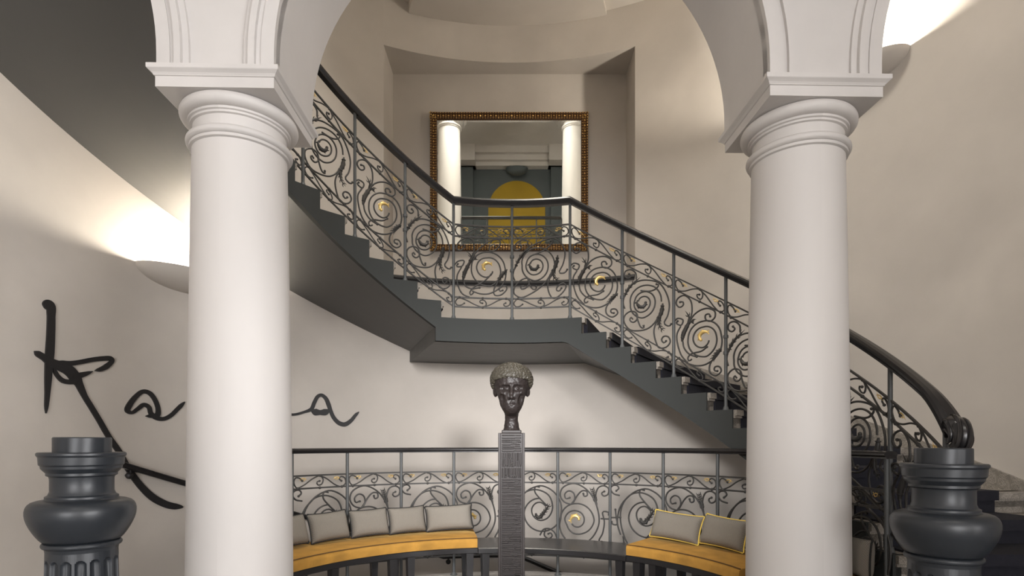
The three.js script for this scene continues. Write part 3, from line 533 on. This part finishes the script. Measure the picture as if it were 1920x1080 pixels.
one('wall_letter', merge(['k_stem', 'k_cross', 'k_arm', 'k_arm2', 'k_loop'].map((k, i) => stroke(LET[k], i * 0.0007))), M.blackPaint, 'tall black brushed letter k on the curved wall, its tail sweeping down', 'lettering', 'black lettering on the wall');
one('wall_letter', stroke(LET.a1, 0), M.blackPaint, 'black brushed letter a on wall between tall k and left column', 'lettering', 'black lettering on the wall');
one('wall_letter', merge([stroke(LET.a2, 0), stroke(LET.a2_base, 0.0008)]), M.blackPaint, 'black brushed letter a on wall just right of the left column', 'lettering', 'black lettering on the wall');
// ---------------------------------------------------------------- mirror
{
  const m = thing('wall_mirror', 'large square mirror in an ornate gilt frame hung in the recess', 'mirror');
  const z = NICHE.z + 0.003, dd = 6.52, x0 = (806 - 960) / 1080 * dd, x1 = (1103 - 960) / 1080 * dd, y0 = EYE + (829 - 468.5) / 1080 * dd, y1 = EYE + (829 - 209) / 1080 * dd, w = 0.078;
  mesh('glass', box(x0 + w * 0.6, x1 - w * 0.6, y0 + w * 0.6, y1 - w * 0.6, z, z + 0.02), M.mirror, m);
  const prof = [[0, 0], [0, 0.045], [0.010, 0.055], [0.018, 0.05], [0.028, 0.038], [0.05, 0.036], [0.06, 0.044], [0.068, 0.04], [0.078, 0.026], [0.078, 0]];
  const side = (ax, ay, bx, by, nx, ny) => { // mitred bar
    const pos = []; for (let i = 0; i < prof.length - 1; i++) { const L = Math.hypot(bx - ax, by - ay), tx = (bx - ax) / L, ty = (by - ay) / L; const pt = (e, p) => [(e ? bx - tx * p[0] : ax + tx * p[0]) + nx * p[0], (e ? by - ty * p[0] : ay + ty * p[0]) + ny * p[0], z + p[1]]; const A = pt(0, prof[i]), B = pt(1, prof[i]), C = pt(1, prof[i + 1]), D = pt(0, prof[i + 1]); pos.push(...A, ...B, ...C, ...A, ...C, ...D); }
    const g = new THREE.BufferGeometry(); g.setAttribute('position', new THREE.Float32BufferAttribute(pos, 3)); g.computeVertexNormals(); return merge([g]);
  };
  for (const [s, ...a] of [[0, x0, y0, x1, y0, 0, 1], [1, x1, y0, x1, y1, -1, 0], [2, x1, y1, x0, y1, 0, -1], [3, x0, y1, x0, y0, 1, 0]]) mesh('frame_bar', side(...a), M.frame, m);
  const orn = [], bd = (x, y, r, zz) => orn.push(new THREE.IcosahedronGeometry(r, 0).rotateX(rnd() * 3).scale(1, 1, 0.8).translate(x, y, z + zz));
  const run = (ax, ay, bx, by, nx, ny) => { const L = Math.hypot(bx - ax, by - ay), n = Math.round(L / 0.03); for (let i = 0; i <= n; i++) { const x = ax + (bx - ax) * i / n, y = ay + (by - ay) * i / n; bd(x + nx * 0.010, y + ny * 0.010, 0.0075, 0.055); if (i % 2) bd(x + nx * 0.039, y + ny * 0.039, 0.011 + 0.003 * rnd(), 0.042); else { bd(x + nx * 0.032, y + ny * 0.032, 0.007, 0.043); bd(x + nx * 0.048, y + ny * 0.048, 0.007, 0.043); } bd(x + nx * 0.066, y + ny * 0.066, 0.006, 0.045); } };
  run(x0, y0, x1, y0, 0, 1); run(x1, y0, x1, y1, -1, 0); run(x1, y1, x0, y1, 0, -1); run(x0, y1, x0, y0, 1, 0);
  const om = mesh('carved_ornament', merge(orn), M.frameGilt, m); om.userData.kind = 'stuff';
}
// ---------------------------------------------------------------- bronze head on a tall pedestal
{
  const b = thing('bronze_bust', 'dark bronze head on a tall narrow pedestal between the benches', 'sculpture');
  const cx = -0.003, cz = -3.7, PT = EYE + 17 / 292, w = 0.148, rel = [];
  mesh('pedestal', merge([rbox(w, PT, 0.14, 0.006, cx, PT / 2, cz), rbox(0.016, PT, 0.15, 0.003, cx - 0.076, PT / 2, cz), rbox(0.016, PT, 0.15, 0.003, cx + 0.076, PT / 2, cz), rbox(0.125, 0.022, 0.12, 0.006, cx, PT + 0.008, cz)]), M.bronze, b);
  let y = PT - 0.01, hor = true; const zf = cz + 0.07, x0 = cx - w / 2 + 0.012, x1 = cx + w / 2 - 0.012;
  while (y > 0.05) {
    const hh = 0.05 + rnd() * 0.11, n = hor ? Math.max(3, Math.round(hh / 0.013)) : 11;
    for (let i = 0; i < n; i++) {
      if (hor) { const yy = y - hh * (i + 0.5) / n; let x = x0; while (x < x1 - 0.01) { const l = Math.min(x1 - x, 0.02 + rnd() * 0.08); rel.push(rbox(l - 0.003, hh / n * (0.45 + rnd() * 0.3), 0.012 + rnd() * 0.02, 0.003, x + l / 2, yy + (rnd() - 0.5) * 0.004, zf, 1).rotateZ(0)); x += l; } }
      else { const xx = x0 + (x1 - x0) * (i + 0.5) / n; let yy = y; while (yy > y - hh + 0.005) { const l = Math.min(yy - (y - hh), 0.03 + rnd() * 0.06); rel.push(rbox(0.0065 + rnd() * 0.003, l - 0.003, 0.012 + rnd() * 0.02, 0.003, xx + (rnd() - 0.5) * 0.003, yy - l / 2, zf, 1)); yy -= l; } }
    }
    y -= hh + 0.004; hor = rnd() < 0.4 ? hor : !hor;
  }
  const rm = mesh('relief_bars', merge(rel), M.bronze, b); rm.userData.kind = 'stuff';
  // head: smooth union of ellipsoids and tapered capsules, meshed on a fine grid
  const H0 = PT + 0.137, N = 128, S = 0.25, org = new THREE.Vector3(cx, H0 + 0.105, cz);
  const smin = (a, c, k) => { const h = Math.max(k - Math.abs(a - c), 0) / k; return Math.min(a, c) - h * h * k * 0.25; }, smax = (a, c, k) => -smin(-a, -c, k);
  const ell = (x, y2, z, X, Y, Z, rx, ry, rz) => { const a = (x - X) / rx, c = (y2 - Y) / ry, d = (z - Z) / rz, k = Math.sqrt(a * a + c * c + d * d), g = Math.sqrt((a / rx) ** 2 + (c / ry) ** 2 + (d / rz) ** 2); return g > 1e-6 ? k * (k - 1) / g : -Math.min(rx, ry, rz); };
  const cap = (x, y2, z, A, B, ra, rb) => { const dx = B[0] - A[0], dy = B[1] - A[1], dz = B[2] - A[2]; let t = ((x - A[0]) * dx + (y2 - A[1]) * dy + (z - A[2]) * dz) / (dx * dx + dy * dy + dz * dz); t = Math.max(0, Math.min(1, t)); return Math.hypot(x - A[0] - dx * t, y2 - A[1] - dy * t, z - A[2] - dz * t) - (ra + (rb - ra) * t); };
  const skin = (x, y2, z) => {
    const ax = Math.abs(x);
    let d = ell(x, y2, z, 0, 0.195, -0.01, 0.118, 0.115, 0.122);
    d = smin(d, ell(x, y2, z, 0, 0.10, 0.035, 0.082, 0.115, 0.075), 0.04);
    d = smin(d, ell(x, y2, z, 0, 0.025, 0.058, 0.046, 0.042, 0.042), 0.04);
    d = smin(d, cap(ax, y2, z, [0.058, 0.112, 0.072], [0.066, 0.12, 0.03], 0.02, 0.018), 0.025);
    d = smin(d, cap(x, y2, z, [0, 0.03, 0.0], [0, -0.105, -0.012], 0.045, 0.040), 0.03);
    d = smin(d, cap(x, y2, z, [0, -0.10, -0.01], [0, -0.13, -0.01], 0.045, 0.06), 0.02);
    d = smin(d, cap(ax, y2, z, [0.012, 0.160, 0.106], [0.066, 0.166, 0.082], 0.011, 0.010), 0.012);
    d = smax(d, -cap(ax, y2, z, [0.026, 0.141, 0.117], [0.053, 0.142, 0.100], 0.021, 0.018), 0.010);
    d = smin(d, ell(ax, y2, z, 0.036, 0.140, 0.086, 0.015, 0.008, 0.012), 0.004);
    d = smin(d, cap(x, y2, z, [0, 0.158, 0.108], [0, 0.082, 0.132], 0.009, 0.013), 0.012);
    d = smin(d, ell(ax, y2, z, 0.013, 0.078, 0.115, 0.009, 0.008, 0.010), 0.006);
    d = smin(d, cap(ax, y2, z, [0, 0.050, 0.104], [0.024, 0.046, 0.092], 0.007, 0.003), 0.006);
    d = smin(d, cap(ax, y2, z, [0, 0.036, 0.101], [0.020, 0.040, 0.092], 0.008, 0.003), 0.006);
    d = smax(d, -cap(ax, y2, z, [0, 0.0435, 0.112], [0.026, 0.043, 0.098], 0.0025, 0.002), 0.004);
    d = smax(d, -ell(ax, y2, z, 0.062, 0.07, 0.085, 0.016, 0.032, 0.018), 0.02);
    d = smin(d, ell(ax, y2, z, 0.104, 0.132, -0.012, 0.016, 0.036, 0.028), 0.014);
    d = smax(d, -ell(ax, y2, z, 0.116, 0.134, 0.006, 0.008, 0.020, 0.010), 0.006);
    return d + 0.0045 * fbm(x * 62, y2 * 62, z * 62, 3);
  };
  const hairF = (x, y2, z) => {
    let d = ell(x, y2, z, 0, 0.204, -0.018, 0.139, 0.114, 0.137);
    const cut = (y2 - (0.206 - 0.75 * Math.max(0, 0.05 - z) - 0.35 * Math.max(0, Math.abs(x) - 0.06)));
    d = smax(d, -cut, 0.02);
    return d + 0.014 * fbm(x * 80, y2 * 80, z * 80, 2);
  };
  const build = (f, mat, name) => {
    const mc = new MarchingCubes(N, mat, false, false, 260000), F = mc.field, h = N / 2;
    for (let k = 0; k < N; k++) for (let j = 0; j < N; j++) for (let i = 0; i < N; i++) F[k * N * N + j * N + i] = -f((i - h) / h * S, (j - h) / h * S + 0.105, (k - h) / h * S);
    mc.isolation = 0; mc.update();
    const n = mc.count, ps = new Float32Array(n * 3), ns = new Float32Array(n * 3);
    for (let i = 0; i < n * 3; i++) { ps[i] = mc.positionArray[i] * S; ns[i] = mc.normalArray[i]; }
    const g = new THREE.BufferGeometry(); g.setAttribute('position', new THREE.BufferAttribute(ps, 3)); g.setAttribute('normal', new THREE.BufferAttribute(ns, 3)); g.translate(org.x, org.y, org.z);
    return mesh(name, merge([g]), mat, b);
  };
  build(skin, M.bronze, 'head'); build(hairF, M.bronzeHair, 'hair').userData.label = 'rough cropped bronze hair';
}
// ---------------------------------------------------------------- curved benches and the low table between them
const leg = (R, t, y, s = 0.055) => { const q = P(R, t, 0, RAILC), g = new THREE.CylinderGeometry(s * 0.72, s * 0.52, y, 4, 1).toNonIndexed(); g.computeVertexNormals(); g.rotateY(Math.PI / 4 - t * D2R); g.translate(q.x, y / 2, q.z); return g; };
const B0 = 1.41, B1 = 1.89, SEAT = 0.335, PAD = 0.41;
function benchFrame(b, a0, a1, legs) {
  mesh('frame', arcSolid(() => [[B0 + 0.01, SEAT - 0.045], [B1, SEAT - 0.045], [B1, SEAT], [B0 + 0.004, SEAT], [B0, SEAT - 0.006], [B0, SEAT - 0.04]], range(a0, a1, 2), RAILC, 0.4), M.benchWood, b);
  for (const t of legs) for (const R of [B0 + 0.05, B1 - 0.06]) mesh('leg', leg(R, t, SEAT - 0.045), M.benchWood, b);
}
function pad(b, a0, a1) {
  const r = 0.012, pr = [[B0 - 0.004, SEAT + 0.001], [B1 - 0.01, SEAT + 0.001], [B1 - 0.01, PAD - r], [B1 - 0.01 - r, PAD], [B0 + r, PAD], [B0 - 0.004, PAD - r], [B0 - 0.008, SEAT + 0.04]];
  const p = mesh('seat_cushion', arcSolid(() => pr.map((q) => [...q]), range(a0, a1, 2), RAILC, 0.9), M.mustard, b);
  mesh('piping', tube(range(a0, a1, 4).map((t) => P(B0 + 0.002, t, PAD - 0.001, RAILC)), 0.0035, 40), M.mustardPiping, p);
}
{
  const l = thing('curved_bench', 'curved bench with mustard seat and five black-piped pillows', 'bench');
  benchFrame(l, -72, -8.2, [-69, -52, -34, -28.5, -10.5]); pad(l, -72, -8.3);
  const r = thing('curved_bench', 'curved bench with mustard seat and yellow-piped pillows by the right column', 'bench');
  benchFrame(r, 38.3, 77, [41, 46, 60, 74]); pad(r, 38.4, 77);
  mesh('bench_end', merge([arcSolid(rect(1.845, 1.96, 0, SEAT), range(77, 97, 2), RAILC)]), M.benchWood, r);
  mesh('seat_cushion', arcSolid(rect(1.85, 1.955, SEAT, PAD), range(77, 97, 2), RAILC), M.mustard, r);
  const t = thing('curved_table', 'low black curved table between the two mustard benches', 'table');
  mesh('top', arcSolid(() => [[B0 + 0.008, SEAT - 0.05], [B1, SEAT - 0.05], [B1, SEAT - 0.004], [B0 + 0.006, SEAT - 0.004], [B0, SEAT - 0.01], [B0, SEAT - 0.044]], range(-8, 38.1, 2), RAILC, 0.4), M.benchWood, t);
  for (const a of [-5.6, 35.5]) for (const R of [B0 + 0.05, B1 - 0.06]) mesh('leg', leg(R, a, SEAT - 0.05), M.benchWood, t);
}
// ---------------------------------------------------------------- pillows
function makePillow(label, t, R, w, h, pip, tilt = 0.28, roll = 0, c = RAILC) {
  const p = thing('pillow', label, 'pillow', 'grey woven pillows'), n = 18, T = 0.058, pos = [], uvs = [];
  const pt = (u, v, s) => { const eu = 1 - Math.pow(Math.abs(u), 5), ev = 1 - Math.pow(Math.abs(v), 5), pin = 1 - 0.05 * (1 - v * v) * (Math.abs(u) > 0.5 ? (Math.abs(u) - 0.5) : 0) * 2, pin2 = 1 - 0.07 * (1 - u * u); return [u * w / 2 * pin, v * h / 2 * pin2, s * T * Math.pow(Math.max(0, (1 - u * u * u * u) * (1 - v * v * v * v)), 0.45)]; };
  for (const s of [1, -1]) for (let i = 0; i < n; i++) for (let j = 0; j < n; j++) {
    const g = (a, b) => { const u = -1 + 2 * a / n, v = -1 + 2 * b / n; return { p: pt(u, v, s), uv: [u * w / 2, v * h / 2] }; };
    const A = g(i, j), B = g(i + 1, j), C = g(i + 1, j + 1), D = g(i, j + 1);
    for (const q of s > 0 ? [A, B, C, A, C, D] : [A, C, B, A, D, C]) { pos.push(...q.p); uvs.push(...q.uv); }
  }
  const g = new THREE.BufferGeometry(); g.setAttribute('position', new THREE.Float32BufferAttribute(pos, 3)); g.setAttribute('uv', new THREE.Float32BufferAttribute(uvs, 2)); g.computeVertexNormals();
  mesh('cover', toCreasedNormals(g, 1.2), M.pillow, p);
  const e = []; for (let i = 0; i < 12; i++) e.push(pt(-1 + i / 6, -1, 0)); for (let i = 0; i < 8; i++) e.push(pt(1, -1 + i / 4, 0)); for (let i = 0; i < 12; i++) e.push(pt(1 - i / 6, 1, 0)); for (let i = 0; i < 8; i++) e.push(pt(-1, 1 - i / 4, 0));
  mesh('piping', new THREE.TubeGeometry(new THREE.CatmullRomCurve3(e.map((q) => new THREE.Vector3(...q)), true, 'centripetal'), 100, 0.0055, 5, true), pip, p);
  const q = P(R, t, PAD + h / 2 * Math.cos(tilt) + 0.017, c); p.position.copy(q); p.rotation.order = 'YXZ'; p.rotation.y = -t * D2R; p.rotation.x = -tilt; p.rotation.z = roll; return p;
}
const PB = M.pipingBlack, PY = M.pipingYellow;
makePillow('grey woven pillow with black piping half hidden by the left column', -57.4, 1.76, 0.31, 0.21, PB, 0.3, 0.02);
makePillow('grey woven black-piped pillow, second in row from the left column', -46.8, 1.75, 0.308, 0.21, PB, 0.3, 0.04);
makePillow('grey woven black-piped pillow, third in row from the left column', -36.2, 1.75, 0.304, 0.205, PB, 0.3, 0.02);
makePillow('grey woven black-piped pillow, fourth in row from the left column', -26.2, 1.75, 0.296, 0.205, PB, 0.3, 0.03);
makePillow('grey woven black-piped pillow at the free end of the row', -14.9, 1.76, 0.385, 0.205, PB, 0.3, 0.035);
makePillow('grey woven pillow with yellow piping at the free end of the right bench', 46.3, 1.74, 0.40, 0.205, PY, 0.35, -0.05);
makePillow('grey woven pillow with yellow piping next to the right column', 58.9, 1.75, 0.36, 0.21, PY, 0.3, -0.04);
makePillow('grey woven pillow glimpsed between the right column and the dark pedestal', 86, 1.9, 0.34, 0.21, PB, 0.05, 0);
// ---------------------------------------------------------------- hall ceiling lights
function ceilingPanel(label, x, z, w, d) {
  const f = thing('ceiling_light', label, 'ceiling lamp', 'ceiling light panels');
  mesh('frame', merge([box(-w / 2 - 0.03, w / 2 + 0.03, -0.03, 0, -d / 2 - 0.03, -d / 2), box(-w / 2 - 0.03, w / 2 + 0.03, -0.03, 0, d / 2, d / 2 + 0.03), box(-w / 2 - 0.03, -w / 2, -0.03, 0, -d / 2, d / 2), box(w / 2, w / 2 + 0.03, -0.03, 0, -d / 2, d / 2)]), M.fitting, f);
  mesh('diffuser', box(-w / 2, w / 2, -0.02, -0.005, -d / 2, d / 2), M.panelGlow, f);
  const L = new THREE.RectAreaLight(WARM, CEILING_PANEL, w, d); L.position.set(0, -0.035, 0); L.rotation.x = -Math.PI / 2; f.add(L);
  f.position.set(x, SLAB0, z); return f;
}
ceilingPanel('square light panel in the hall ceiling, left of the middle', -0.9, 0.3, 1.0, 1.0);
ceilingPanel('square light panel in the hall ceiling, right of the middle', 1.5, 0.3, 1.0, 1.0);
{ // pair of hanging spotlights behind the camera, aimed at the stair through the middle arch
  const t = thing('hanging_spotlight', 'pair of hanging spotlights aimed through the middle arch', 'ceiling lamp');
  mesh('ceiling_plate', box(-1.2, 1.2, 4.06, SLAB0, 1.95, 2.05), M.fitting, t);
  for (const x of [-1.1, 1.1]) {
    const h = mesh('spot_head', new THREE.CylinderGeometry(0.06, 0.05, 0.2, 20, 1, true).rotateX(Math.PI / 2).translate(x, 2.4, 2.0), M.fitting, t);
    mesh('stem', new THREE.CylinderGeometry(0.008, 0.008, 1.6, 8).translate(x, 3.25, 2.0), M.fitting, t);
    mesh('lens', new THREE.CylinderGeometry(0.055, 0.055, 0.006, 20).rotateX(Math.PI / 2).translate(x, 2.4, 1.93), M.panelGlow, h);
    const L = new THREE.SpotLight(DAYLIGHT, TRACK_SPOT, 0, 0.245, 1, 2); L.position.set(x, 2.4, 1.89); L.target.position.set(x * -0.78, 0.85, -6.3); L.castShadow = true; L.shadow.radius = 18; t.add(L, L.target);
  }
}
// ---------------------------------------------------------------- upper gallery, seen in the mirror
makeColumn('upper gallery column seen at the left of the mirror', [-1.19, SLAB1, -2.2], 3.0, 0.235, 0.205, 'gallery columns');
makeColumn('upper gallery column seen at the right of the mirror', [1.17, SLAB1, -2.2], 3.0, 0.235, 0.205, 'gallery columns');
struct('wall_gallery_beam', merge([box(-3.38, 3.38, SLAB1 + 3.0, SLAB1 + 3.4, -2.45, -1.95)]), M.white, 'white beam over the upper gallery columns');
struct('wall_gallery', box(-3.38, 3.38, SLAB1, TOP, 1.5, 1.65), M.galleryGrey, 'grey wall of the upper gallery');
struct('trim_gallery', merge([box(-3.38, 3.38, SLAB1 + 3.72, SLAB1 + 3.82, 1.3, 1.5), box(-3.38, 3.38, SLAB1 + 3.82, SLAB1 + 3.95, 1.2, 1.5), box(-3.38, 3.38, SLAB1 + 3.95, TOP, 1.08, 1.5), ...[-1.25, 1.25].map((x) => box(x - 0.34, x + 0.34, SLAB1 + 3.72, TOP, 1.0, 1.5))]), M.white, 'stepped white cornice of the upper gallery');
for (const x of [-1.25, 1.25]) struct('trim_pilaster', box(x - 0.27, x + 0.27, SLAB1, SLAB1 + 3.72, 1.36, 1.5), M.galleryGrey, x < 0 ? 'grey pilaster left of the yellow arch' : 'grey pilaster right of the yellow arch');
{
  const s = new THREE.Shape(), w = 0.72, y1 = SLAB1 + 2.7; s.moveTo(-w, SLAB1); s.lineTo(w, SLAB1); s.lineTo(w, y1); s.absarc(0, y1, w, 0, Math.PI, false); s.lineTo(-w, SLAB1);
  const g = new THREE.ExtrudeGeometry(s, { depth: 0.02, bevelEnabled: false, curveSegments: 32 }); g.translate(0.12, 0, 1.478);
  one('arched_panel', planarUV(g), M.yellowPaint, 'yellow round-headed wall panel seen in the mirror', 'wall panel');
  const b = thing('gallery_sconce', 'round bowl lamp above the yellow arch in the mirror', 'wall lamp');
  mesh('bowl', new THREE.SphereGeometry(0.28, 24, 12, 0, Math.PI * 2, Math.PI / 2, Math.PI / 2).scale(1, 0.6, 0.6), M.galleryGrey, b); b.position.set(0.12, SLAB1 + 3.66, 1.33);
}
{
  const g = thing('gallery_balustrade', 'iron balustrade of the upper gallery seen in the mirror', 'balustrade'), x0 = -0.95, x1 = 0.93, z = -2.25, n = 4, by = SLAB1;
  const O = { r1: 0.817, r2: 0.717, r3: 0.19, r4: 0.11 };
  mesh('handrail', rbox(x1 - x0, 0.05, 0.06, 0.012, (x0 + x1) / 2, by + 1.03, z), M.handrail, g);
  for (const r of Object.values(O)) mesh('rail', box(x0, x1, by + r - 0.006, by + r + 0.006, z - 0.006, z + 0.006), M.iron, g);
  for (let i = 0; i <= n; i++) mesh('post', new THREE.CylinderGeometry(0.0125, 0.0125, 1.02, 8).translate(x0 + (x1 - x0) * i / n, by + 0.51, z), M.post, g);
  for (let i = 0; i < n; i++) makePanel(g, i % 2 ? 'D' : 'G', (x1 - x0) / n, O, (U, y) => new THREE.Vector3(x0 + (x1 - x0) * (i + U) / n, y, z), () => by);
}
for (const x of [-1.19, 1.17]) {   // downlights in front of the gallery columns
  const d = thing('downlight', x < 0 ? 'recessed spotlight over the left gallery column' : 'recessed spotlight over the right gallery column', 'ceiling lamp', 'gallery downlights');
  mesh('ring', new THREE.TorusGeometry(0.06, 0.012, 8, 24).rotateX(Math.PI / 2), M.fitting, d);
  mesh('lens', new THREE.CylinderGeometry(0.05, 0.05, 0.006, 20), M.panelGlow, d);
  const L = new THREE.SpotLight(WARM, GALLERY_SPOT, 0, 0.5, 0.6, 2); L.position.set(0, -0.02, 0); L.target.position.set(0, -4, 0.25); L.castShadow = true; L.shadow.radius = 2; d.add(L, L.target);
  d.position.set(x, TOP - 0.012, -2.75);
}
{
  const f = thing('gallery_light', 'square light panel in the ceiling above the stairwell', 'ceiling lamp');
  mesh('diffuser', box(-0.5, 0.5, -0.02, 0, -0.5, 0.5), M.panelGlow, f); mesh('frame', merge([box(-0.54, 0.54, -0.03, 0, 0.5, 0.54), box(-0.54, 0.54, -0.03, 0, -0.54, -0.5), box(-0.54, -0.5, -0.03, 0, -0.5, 0.5), box(0.5, 0.54, -0.03, 0, -0.5, 0.5)]), M.fitting, f);
  const L = new THREE.RectAreaLight(WARM, GALLERY_PANEL, 1, 1); L.position.set(0, -0.035, 0); L.rotation.x = -Math.PI / 2; f.add(L);
  f.position.set(-0.6, TOP, -3.3);
}
scene.traverse((o) => { if (o.isMesh) { o.castShadow = true; o.receiveShadow = true; } });
renderer.render(scene, camera);
